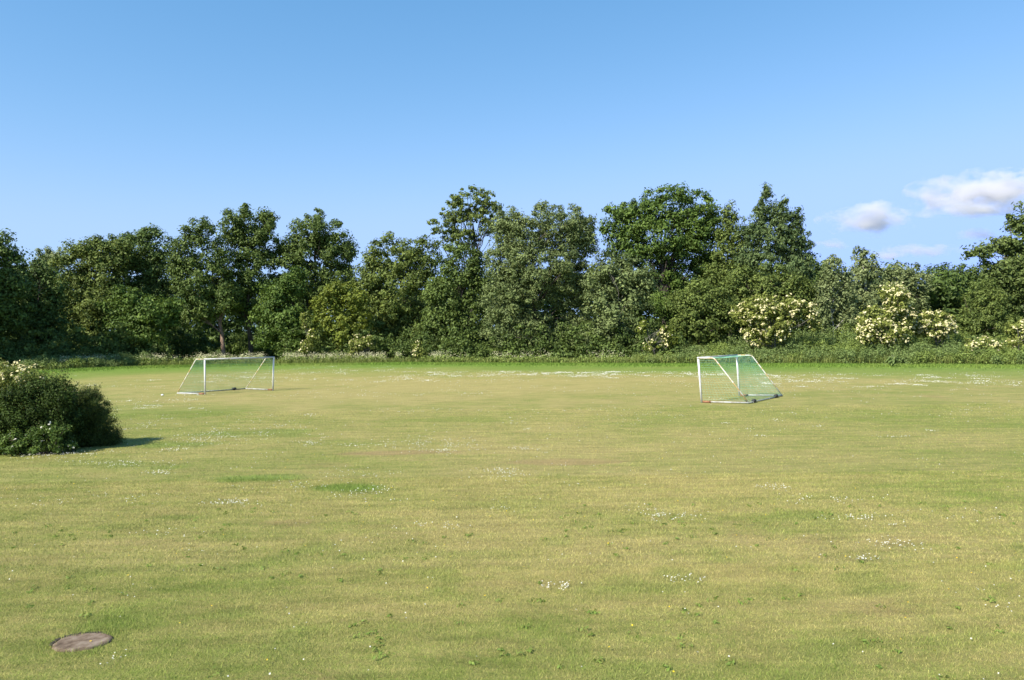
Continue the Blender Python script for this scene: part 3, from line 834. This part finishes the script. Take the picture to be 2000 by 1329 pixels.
T("tall pointed blue-green tree with several spiked tops", 1510, 16, [(1497, 396, 12, 34), (1497, 372, 5, 10), (1480, 425, 18, 30), (1515, 425, 16, 34), (1530, 430, 18, 42), (1555, 450, 16, 44), (1572, 495, 18, 40), (1460, 465, 24, 40), (1500, 470, 46, 40), (1545, 480, 32, 40), (1510, 530, 66, 44), (1560, 530, 28, 44), (1460, 520, 30, 50), (1530, 590, 54, 44), (1480, 585, 36, 40)], 119, name="poplar_tree", leaf=L_BLUE, rc=(0.4, 0.8), L=0.40, width=0.4, tdir=(0.5, 0, 1), tw=1.4, gap=0.8, tr=0.3)
T("rounded olive sallow bush left of the big flowering elder", 1368, 8, [(1368, 585, 52, 38), (1335, 610, 34, 44), (1405, 610, 38, 46), (1370, 635, 56, 36)], 120, name="sallow_bush", cat="bush", group=None, leaf=L_OLIVE, L=0.3, rc=(0.5, 0.9), tr=0.1, stems=3, nlimb=6, inner=0.6)
T("dull olive thicket tree rising behind the big flowering elder", 1510, 13, [(1450, 560, 34, 46), (1495, 560, 40, 40), (1545, 570, 38, 50), (1500, 610, 70, 40), (1430, 620, 30, 40), (1580, 600, 22, 50)], 121, leaf=L_OLIVE, L=0.34)
T("slender birch with a straight white trunk, left one of the birch pair", 1632, 13, [(1630, 530, 20, 34, -0.6), (1608, 570, 20, 40), (1652, 575, 22, 44), (1630, 600, 40, 40, 4), (1602, 630, 22, 34), (1658, 630, 22, 34)], 122, name="birch_tree", leaf=L_BIRCH, bark=B_BIRCH, rc=(0.45, 0.85), L=0.3, gap=0.8, tr=0.10, trunk_top=0.78, nlimb=12, front=0.45, tdir=(0, 0, -1), tw=0.8)
T("taller birch with a brownish pointed top, right one of the birch pair", 1690, 19, [(1680, 505, 15, 24), (1700, 520, 18, 26), (1682, 545, 32, 40), (1705, 570, 30, 46), (1680, 610, 44, 50), (1715, 620, 26, 44)], 123, name="birch_tree", leaf=L_BIRCH, bark=B_BIRCH, rc=(0.45, 0.9), L=0.32, gap=0.75, tr=0.13, trunk_top=0.92, tdir=(0, 0, -1), tw=0.8)
T("thin dark tree top showing between the pointed tree and the left birch", 1602, 30, [(1602, 530, 20, 26), (1595, 580, 30, 50)], 124, leaf=L_DARK)
T("domed grey-green tree behind the upright flowering elder", 1765, 25, [(1755, 545, 34, 32), (1780, 560, 34, 44), (1745, 600, 40, 50), (1785, 620, 36, 46)], 125, leaf=L_BIRCH, L=0.34)
T("dark green alder with two small tops right of the domed tree", 1825, 30, [(1818, 545, 18, 32), (1842, 545, 18, 34), (1825, 600, 38, 50), (1855, 590, 26, 50)], 126, name="alder_tree", leaf=L_DARK, L=0.36, tdir=(0, 0, 1), tw=0.8)
T("dark green alder half hidden behind the tree at the right edge", 1885, 32, [(1872, 550, 22, 34), (1900, 552, 24, 36), (1885, 600, 38, 60)], 127, name="alder_tree", leaf=L_OAK, L=0.36)
T("brownish tree cut by the right edge with sparse outstretched branches", 2010, 14, [(1995, 545, 44, 54), (1990, 430, 22, 30), (1960, 478, 34, 18), (1915, 495, 26, 16), (1985, 500, 36, 40), (1950, 540, 40, 40), (2010, 570, 56, 70), (1960, 590, 40, 40), (2060, 500, 60, 90)], 128, leaf=L_BROWN, bark=B_GREY, gap=0.8, dens=1.35, rc=(0.5, 1.0), nlimb=26, tr=0.3, L=0.38)
T("rounded olive willow bush before the tree at the right edge", 1922, 10, [(1920, 590, 38, 44), (1935, 630, 46, 44), (1900, 630, 28, 44)], 129, name="willow_bush", cat="bush", group=None, leaf=L_OLIVE, L=0.3, rc=(0.45, 0.85), tr=0.08, stems=3, nlimb=6, width=0.4, tdir=(0, 0, 1), tw=0.9)

# flowering elders
G_E = "flowering elder bushes"
def E(label, bpx, off, lobes, seed, n, **k):
    kw = dict(leaf=L_ELDER, bark=B_GREY, L=0.26, rc=(0.35, 0.7), tr=0.07, stems=3, nlimb=6, gap=0.85, blossoms=n, inner=0.5, bsize=0.21)
    kw.update(k)
    return tree("elder_bush", label, "bush", G_E, bpx, off, lobes, seed=seed, **kw)
E("largest cream-flowered elder, in front of the pointed tree", 1515, 4.5, [(1480, 605, 44, 30), (1525, 600, 44, 24), (1565, 615, 30, 28), (1450, 615, 20, 24), (1510, 640, 46, 30), (1590, 640, 14, 10), (1480, 655, 30, 24)], 201, 900)
E("upright cream-flowered elder with a visible crooked stem and tall head", 1755, 4, [(1745, 580, 30, 24), (1750, 605, 26, 22), (1710, 625, 32, 26), (1695, 655, 24, 22), (1740, 650, 36, 26), (1770, 625, 16, 18)], 202, 640, stems=2, tr=0.1)
E("wide low elder dome densely covered in cream flowers, right of the upright one", 1825, 6, [(1820, 628, 42, 20), (1795, 640, 22, 16), (1845, 635, 22, 20), (1820, 645, 40, 16)], 203, 560, leaf=L_ELDER)
E("small low elder with a few flower heads under the willow bush", 1915, 3, [(1915, 672, 26, 14), (1895, 680, 16, 10), (1935, 678, 16, 12)], 204, 90)
E("cream-flowered elder cut by the right edge of the photo", 1990, 3.5, [(1990, 640, 24, 20), (2020, 650, 36, 34), (1985, 662, 22, 22)], 205, 150)
E("thin scraggly elder with yellowish leaves at the end of the dark hedge", 1290, 3.5, [(1300, 650, 14, 16), (1255, 640, 9, 14), (1310, 665, 14, 12), (1275, 675, 14, 10)], 206, 60, leaf=L_YELLOW, rc=(0.25, 0.5), gap=0.5)
E("slim pale-leaved elder below the spreading oak, left of the hawthorn", 602, 3, [(598, 625, 10, 18), (608, 665, 11, 20), (595, 680, 9, 12)], 207, 40, rc=(0.3, 0.5), stems=1)
E("low pale-leaved elder right of the hawthorn", 700, 3, [(700, 672, 16, 18), (722, 668, 12, 12), (692, 690, 12, 8)], 208, 60, rc=(0.3, 0.5))
E("narrow pale elder shoot at the foot of the broad ash", 818, 2.6, [(816, 682, 8, 16), (824, 692, 8, 10)], 209, 20, rc=(0.25, 0.45), stems=1)

# ------------------------------------------------------------------ undergrowth, weeds, cow parsley, far wood
def build_undergrowth():
    rng = np.random.default_rng(31)
    n = 2600
    px = rng.uniform(-80, 1330, n); Y = edge(px) + rng.uniform(3.5, 18, n)
    x = (px - 1000) / F * Y
    gapm = (np.abs(px - 400) < 70) | (np.abs(px - 500) < 45)
    Y = np.where(gapm, edge(px) + rng.uniform(15, 22, n), Y); x = (px - 1000) / F * Y
    hmax = 0.8 + 3.6 * rng.random(n) ** 1.4
    z = gz(x, Y) + 0.3 + hmax * rng.random(n)
    C = np.stack([x, Y, z], -1)
    V, T_ = leaves(C, rng.uniform(0.5, 1.1, n), 60, 0.34, rng, ctint=rng.normal(-0.05, 0.13, n))
    V[:, 2] = np.maximum(V[:, 2], gz(V[:, 0], V[:, 1]) + 0.03)
    o = np_mesh("undergrowth", V, quads(len(V)), L_OAK, tint=T_)
    tag(o, "tangled dark undergrowth in the shade beneath the trees", "undergrowth", kind="stuff")
    # wood behind the row
    n = 4200
    px = rng.uniform(-350, 2350, n); Y = edge(px) + rng.uniform(26, 46, n)
    x = (px - 1000) / F * Y
    top = np.interp(px, [1250, 1600], [9, 6]) + 5 * fbm(px * 0.02, Y * 0.05, 77, 3)
    z = gz(x, Y) + top * rng.random(n)
    C = np.stack([x, Y, z], -1)
    V, T_ = leaves(C, rng.uniform(1.0, 1.9, n), 60, 0.62, rng, ctint=rng.normal(-0.05, 0.12, n))
    o = np_mesh("far_wood", V, quads(len(V)), L_DARK, tint=T_)
    tag(o, "dark wood closing the gaps behind the tree row", "wood", kind="stuff")
build_undergrowth()

def blades(x, y, h, w, rng, mat, name, label, cat, tint, lean=0.25):
    m = len(x)
    z = gz(x, y)
    base = np.stack([x, y, z - 0.02], -1)
    a = rng.uniform(0, math.pi, m)
    side = np.stack([np.cos(a), np.sin(a), np.zeros(m)], -1) * w[:, None] * 0.5
    mid = base + np.stack([rng.normal(0, lean * 0.4, m) * h, rng.normal(0, lean * 0.4, m) * h, h * 0.55], -1)
    tip = mid + np.stack([rng.normal(0, lean, m) * h, rng.normal(0, lean, m) * h, h * 0.45], -1)
    V = np.stack([base, mid + side, tip, mid - side], 1).reshape(-1, 3)
    return V, tint

def build_weeds():
    rng = np.random.default_rng(41)
    # tall grass and nettles on the bank to the right
    g = Geo(); g2 = Geo()
    n = 4200
    px = rng.uniform(1240, 2090, n); d = rng.random(n) ** 1.1 * 13 + 0.2
    Y = edge(px) + d + 3.2 * (fbm(px * 0.03, px * 0, 67, 4) - 0.5); x = (px - 1000) / F * Y
    nl = 900
    px[:nl] = rng.uniform(40, 300, nl); d[:nl] = rng.random(nl) * 5; Y[:nl] = edge(px[:nl]) + d[:nl]; x = (px - 1000) / F * Y
    sel = fbm(px * 0.02, d * 0.35, 9, 3)
    hh = (0.6 + 1.5 * fbm(px * 0.035 + 5, d * 0.5, 19, 3)) * np.interp(d, [0, 2, 13], [0.65, 1.1, 1.5]) * np.interp(px, [300, 1240, 1400, 2000], [0.8, 0.55, 1, 1])
    for kind, geo_ in ((sel > 0.5, g), (sel <= 0.5, g2)):
        m = int(kind.sum())
        xx, yy, h1 = x[kind], Y[kind], hh[kind]
        k = 5
        C = np.stack([np.repeat(xx, k) + rng.normal(0, .18, m * k), np.repeat(yy, k) + rng.normal(0, .18, m * k),
                      np.repeat(gz(xx, yy), k) + np.repeat(h1, k) * rng.uniform(0.08, 1, m * k)], -1)
        V, T_ = leaves(C, rng.uniform(0.16, 0.32, m * k), 10, 0.2, rng, up=1.1, flat=1.1, width=0.4, tdir=(0, 0, 1), tw=0.4, ctint=rng.normal(0, 0.12, m * k))
        V[:, 2] = np.maximum(V[:, 2], gz(V[:, 0], V[:, 1]) + 0.02)
        geo_.leaf(V, T_)
    tag(g.build("tall_weeds", L_WEED), "tall light green weeds along the right edge of the field", "weeds", kind="stuff")
    tag(g2.build("nettles", L_NETTLE), "patches of duller green nettles among the weeds on the right", "nettles", kind="stuff")
    n = 26000
    px = np.concatenate([rng.uniform(1240, 2080, n // 2), rng.uniform(-80, 1300, n // 2)])
    Y = edge(px) + np.abs(rng.normal(0, 1, n)) * np.where(px > 1240, 4, 2.2) - 0.3
    x = (px - 1000) / F * Y
    V, T_ = blades(x, Y, rng.uniform(0.35, 0.95, n) * np.where(px < 1240, 0.8, 1.15), rng.uniform(0.03, 0.07, n), rng, None, None, None, None, np.clip(rng.normal(0.45, 0.25, n), 0, 1))
    o = np_mesh("tall_grass", V, quads(len(V)), L_GRASS, tint=T_)
    tag(o, "uncut seeding grass fringing the far edge of the field", "tall grass", kind="stuff")
    # low leafy fringe under the middle of the hedge
    n = 900
    px = rng.uniform(820, 1420, n); d = rng.random(n) * 3.2
    Y = edge(px) + d; x = (px - 1000) / F * Y
    C = np.stack([x, Y, gz(x, Y) + rng.uniform(0.05, 0.55, n) * (0.5 + 1.1 * fbm(px * 0.03, d, 3, 2))], -1)
    V, T_ = leaves(C, rng.uniform(0.15, 0.35, n), 22, 0.2, rng, ctint=rng.normal(0.1, 0.12, n))
    V[:, 2] = np.maximum(V[:, 2], gz(V[:, 0], V[:, 1]) + 0.02)
    o = np_mesh("leafy_fringe", V, quads(len(V)), L_WEED, tint=T_)
    tag(o, "low leafy plants along the foot of the middle trees", "weeds", kind="stuff")
    # cow parsley
    n = 3800
    px = np.concatenate([rng.uniform(110, 860, n), rng.uniform(860, 1260, n // 8), rng.uniform(1360, 1480, 60)])
    m = len(px)
    Y = edge(px) + np.abs(rng.normal(0, 2.3, m)) + 0.2 + 2.2 * fbm(px * 0.025, px * 0, 66, 3); x = (px - 1000) / F * Y
    keep = fbm(px * 0.03, Y * 0.3, 23, 3) > np.where(px < 860, 0.47, 0.54)
    x, Y, px = x[keep], Y[keep], px[keep]; m = len(x)
    h = rng.uniform(0.45, 1.2, m)
    gs = Geo(); k = 4
    C = np.stack([np.repeat(x, k) + rng.normal(0, .15, m * k), np.repeat(Y, k) + rng.normal(0, .15, m * k), np.repeat(gz(x, Y), k) + np.repeat(h, k) * rng.uniform(0.05, .8, m * k)], -1)
    V, T_ = leaves(C, rng.uniform(0.12, 0.25, m * k), 9, 0.18, rng, ctint=rng.normal(0, 0.1, m * k))
    V[:, 2] = np.maximum(V[:, 2], gz(V[:, 0], V[:, 1]) + 0.02)
    root = np_mesh("cow_parsley", V, quads(len(V)), L_WEED, tint=T_)
    tag(root, "band of white-flowered cow parsley along the left tree row", "cow parsley", kind="stuff")
    k = 7
    pos = np.stack([np.repeat(x, k) + rng.normal(0, .17, m * k), np.repeat(Y, k) + rng.normal(0, .17, m * k), np.repeat(gz(x, Y) + h, k) * 1.0 + rng.normal(-0.05, .16, m * k)], -1)
    nrm = norm(np.stack([rng.normal(-.2, .3, m * k), rng.normal(-.35, .3, m * k), np.ones(m * k)], -1))
    t = rng.normal(size=pos.shape); t = norm(t - (t * nrm).sum(1, keepdims=True) * nrm); b = np.cross(nrm, t)
    s = rng.uniform(0.025, 0.06, m * k)[:, None]
    V = np.stack([pos - t * s, pos + b * s, pos + t * s, pos - b * s], 1).reshape(-1, 3)
    np_mesh("umbels", V, quads(len(V)), L_UMBEL, root, np.clip(rng.normal(.4, .25, m * k), 0, 1))
build_weeds()

def dock(label, px, py, r, h, seed):
    rng = np.random.default_rng(seed)
    c = gp(px, py)
    root = empty("dock_plant", tuple(c), label, "plant")
    g = Geo(); n = 46
    for i in range(n):
        a = rng.uniform(0, 2 * math.pi); ln = r * rng.uniform(0.6, 1.1); hh = h * rng.uniform(0.3, 1)
        d = np.array([math.cos(a), math.sin(a), 0]); s = np.array([-d[1], d[0], 0]) * 0.11 * rng.uniform(.7, 1.2)
        p0 = c + d * 0.05; p1 = c + d * ln * 0.45 + np.array([0, 0, hh]); p2 = c + d * ln + np.array([0, 0, hh * rng.uniform(0.3, .9)])
        g.leaf(np.array([p0, p1 + s, p2, p1 - s]), np.array([rng.uniform(.2, .8)]))
    g.build("leaves", L_NETTLE, root, c)
    s = Geo()
    for i in range(5):
        a = rng.uniform(0, 6.28)
        lp, lr = limb(c, c + np.array([math.cos(a) * .2, math.sin(a) * .2, h * 1.1]), 0.015, 0.006, rng)
        s.add(*tube(lp, lr, 5))
    s.build("stem", B_GREY, root, c)
dock("big-leaved dock plant at the field edge below the upright elder", 1742, 717, 0.75, 0.9, 71)

# ------------------------------------------------------------------ shrubs in the left foreground
def shrub(name, label, base_px, lobes, Y, leaf, seed, n, L, rc, twigs=0, twig_up=1.0, blossoms=0, bsize=0.1, width=0.5, tdir=(0, 0, 1), tw=0.6, bmat=None, per=150, inner=0.45, flat=0.9, bl_lobes=None):
    rng = np.random.default_rng(seed)
    bx = (base_px - 1000) / F * Y
    bz = float(gz(bx, Y)); base = np.array([bx, Y, bz])
    root = empty(name, tuple(base), label, "shrub", "shrubs in the left foreground")
    C, ctr = sample_lobes(lobes, Y, n, rng, 0.66, inner, 0.9)
    C[:, 2] = np.maximum(C[:, 2], gz(C[:, 0], C[:, 1]) + 0.08)
    R = rng.uniform(rc[0], rc[1], len(C))
    V, T_ = leaves(C, R, per, L, rng, 0.35, flat, width, tdir, tw, rng.normal(0, 0.16, len(C)), centre=ctr.mean(0), elong=(1.0, 1.9), shell=2.4)
    tg = Geo(); tg2 = Geo()
    for i in range(34):
        c = C[rng.integers(len(C))]
        b0 = base + np.array([rng.normal(0, .22), rng.normal(0.1, .15), 0]); b0[2] = float(gz(b0[0], b0[1])) - 0.03
        lp, lr = limb(b0, c, 0.022, 0.006, rng, 0.15, 7, 0.1)
        tg.add(*tube(lp, lr, 5))
    for i in range(twigs):
        j = rng.integers(len(C)); c = C[j]
        d = norm((c - ctr[j]) * np.array([1, 1, 0.5]) / 1.0 + np.array([0.25, -0.1, twig_up]) * 0.7 + rng.normal(size=3) * 0.25)
        ln = rng.uniform(0.14, 0.32)
        lp, lr = limb(c, c + d * ln, 0.006, 0.003, rng, 0.12, 5)
        tg.add(*tube(lp, lr, 4))
        cc = lp[1:] + rng.normal(size=(4, 3)) * 0.012
        v2, t2 = leaves(cc, np.full(4, 0.035), 5, L * 0.8, rng, 0.3, 1.0, width, tuple(d), 1.0)
        tg2.leaf(v2, t2)
    tg.build("stem", B_BROWN, root, base, smooth=True)
    if twigs:
        tg2.leaf(V, T_); V = np.concatenate(tg2.V); T_ = np.concatenate(tg2.T)
    V[:, 2] = np.maximum(V[:, 2], gz(V[:, 0], V[:, 1]) + 0.01)
    np_mesh("foliage", V, quads(len(V)), leaf, root, T_, False, base)
    if blossoms:
        Cb, cb, Rb = C, ctr, R
        if bl_lobes:
            Cb, cb = sample_lobes(bl_lobes, Y, 60, rng, 0.8, 0.7, 0.9); Rb = np.full(len(Cb), rc[0])
        v, t = blossom_quads(Cb, Rb, cb, blossoms, bsize, rng, bz)
        np_mesh("blossoms", v, quads(len(v)), bmat or L_WHITE, root, t, False, base)

shrub("flowering_shrub", "tall loose shrub topped with cream flowers at the left edge", 10,
      [(20, 745, 48, 34), (55, 750, 40, 30), (-20, 760, 50, 50), (80, 742, 22, 22), (0, 800, 60, 60), (95, 750, 20, 14)], 23.6, L_ELDER, 301, 170, 0.075, (0.18, 0.36), twigs=70, blossoms=300, bsize=0.06, bmat=L_CREAM,
      bl_lobes=[(15, 732, 50, 22), (70, 735, 40, 16), (100, 748, 24, 10), (-20, 745, 40, 20)])
shrub("dark_shrub", "dark shadowy shrub in the middle of the left clump with arching twigs", 80,
      [(60, 800, 62, 58), (95, 785, 42, 46), (115, 800, 36, 50), (30, 840, 60, 40), (110, 840, 46, 34), (125, 768, 26, 20), (-20, 830, 60, 52), (20, 868, 60, 14), (-30, 872, 50, 14), (140, 852, 34, 20, 0.8), (165, 862, 30, 9, 1.0)], 23.0, L_SHRUB, 302, 260, 0.078, (0.18, 0.36), twigs=110)
shrub("twiggy_shrub", "conical twiggy evergreen shrub at the right end of the left clump", 188,
      [(172, 805, 40, 42), (160, 790, 30, 30), (192, 832, 34, 36), (150, 835, 36, 36), (212, 850, 22, 18), (180, 858, 52, 14), (145, 862, 34, 12), (216, 862, 22, 8), (175, 780, 20, 14)], 24.2, L_TWIG, 303, 440, 0.058, (0.12, 0.28), twigs=260, width=0.36, tw=1.3)
shrub("rose_bush", "low light green rose with white flowers before the dark shrub", 88,
      [(15, 862, 36, 18), (60, 850, 36, 22), (95, 852, 36, 22), (120, 845, 26, 18), (40, 862, 26, 14), (80, 872, 60, 8), (40, 874, 50, 7), (120, 868, 30, 8)], 22.5, L_MAPLE, 304, 170, 0.075, (0.09, 0.17), twigs=24, blossoms=42, bsize=0.075, bmat=L_WHITE, per=40)

# ------------------------------------------------------------------ clouds
def cloud(label, px, py, wpx, hpx, Y, seed, dens=0.012, cover=0.0, thin=False):
    c = P(px, py, Y); sx = wpx / F * Y; sz = hpx / F * Y
    m = bpy.data.materials.new("cloud_vapour"); m.use_nodes = True
    n = m.node_tree.nodes; l = m.node_tree.links
    n.remove(n["Principled BSDF"])
    vs = n.new("ShaderNodeVolumePrincipled")
    vs.inputs["Color"].default_value = (0.83, 0.81, 0.86, 1)
    vs.inputs["Anisotropy"].default_value = 0.0
    tc = n.new("ShaderNodeTexCoord")
    mp = n.new("ShaderNodeMapping"); mp.inputs["Location"].default_value = (seed * 3.1, seed * 1.7, seed * 0.9)
    mp.inputs["Scale"].default_value = (sx / 170.0, sx / 170.0, sz / 95.0)
    l.new(tc.outputs["Object"], mp.inputs[0])
    nz = n.new("ShaderNodeTexNoise"); nz.inputs["Scale"].default_value = 1.0; nz.inputs["Detail"].default_value = 5; nz.inputs["Roughness"].default_value = 0.58
    l.new(mp.outputs[0], nz.inputs["Vector"])
    ln = n.new("ShaderNodeVectorMath"); ln.operation = 'LENGTH'
    l.new(tc.outputs["Object"], ln.inputs[0])
    def M(op, a, b_):
        q = n.new("ShaderNodeMath"); q.operation = op
        for i, v in enumerate((a, b_)):
            if isinstance(v, (int, float)): q.inputs[i].default_value = v
            else: l.new(v, q.inputs[i])
        return q.outputs[0]
    e = M('ADD', M('MULTIPLY', M('SUBTRACT', nz.outputs[0], 0.5), 3.4), M('SUBTRACT', 0.62 + cover, ln.outputs["Value"]))
    mr = n.new("ShaderNodeMapRange"); mr.inputs[1].default_value = 0.0; mr.inputs[2].default_value = 0.65
    l.new(e, mr.inputs[0])
    l.new(M('MULTIPLY', mr.outputs[0], dens), vs.inputs["Density"])
    l.new(vs.outputs[0], n["Material Output"].inputs["Volume"])
    m.cycles.volume_step_rate = 0.5
    # domain: a flat-bottomed ellipsoid
    nu, nv = 24, 12
    V = []; Fq = []
    for j in range(nv + 1):
        th = math.pi * j / nv
        for i in range(nu):
            ph = 2 * math.pi * i / nu
            V.append((math.sin(th) * math.cos(ph), math.sin(th) * math.sin(ph), math.cos(th)))
    for j in range(nv):
        for i in range(nu):
            k = (i + 1) % nu
            Fq.append((j * nu + i, (j + 1) * nu + i, (j + 1) * nu + k, j * nu + k))
    o = np_mesh("cloud", np.array(V), Fq, m)
    o.location = tuple(c); o.scale = (sx, sx * 0.6, sz)
    tag(o, label, kind="structure")
cloud("largest white cloud at the right edge of the sky", 1930, 376, 170, 46, 5200, 1, cover=0.1)
cloud("flat cloud bank below the largest cloud", 1870, 408, 110, 22, 5000, 2)
cloud("rounded cloud left of the largest one", 1695, 428, 105, 38, 5200, 3, cover=0.08)
cloud("small flat cloud above the dark alders", 1915, 458, 60, 17, 5600, 4)
cloud("thin low cloud streak over the domed tree", 1790, 490, 110, 14, 6500, 5, dens=0.006)
cloud("short thin streak low behind the birch tops", 1735, 500, 60, 9, 6800, 6, dens=0.008)
cloud("tiny faint wisp high to the left of the largest cloud", 1845, 350, 34, 12, 5600, 7, dens=0.008)
cloud("thin faint streak beside the pointed tree", 1625, 478, 46, 12, 6500, 8, dens=0.008)
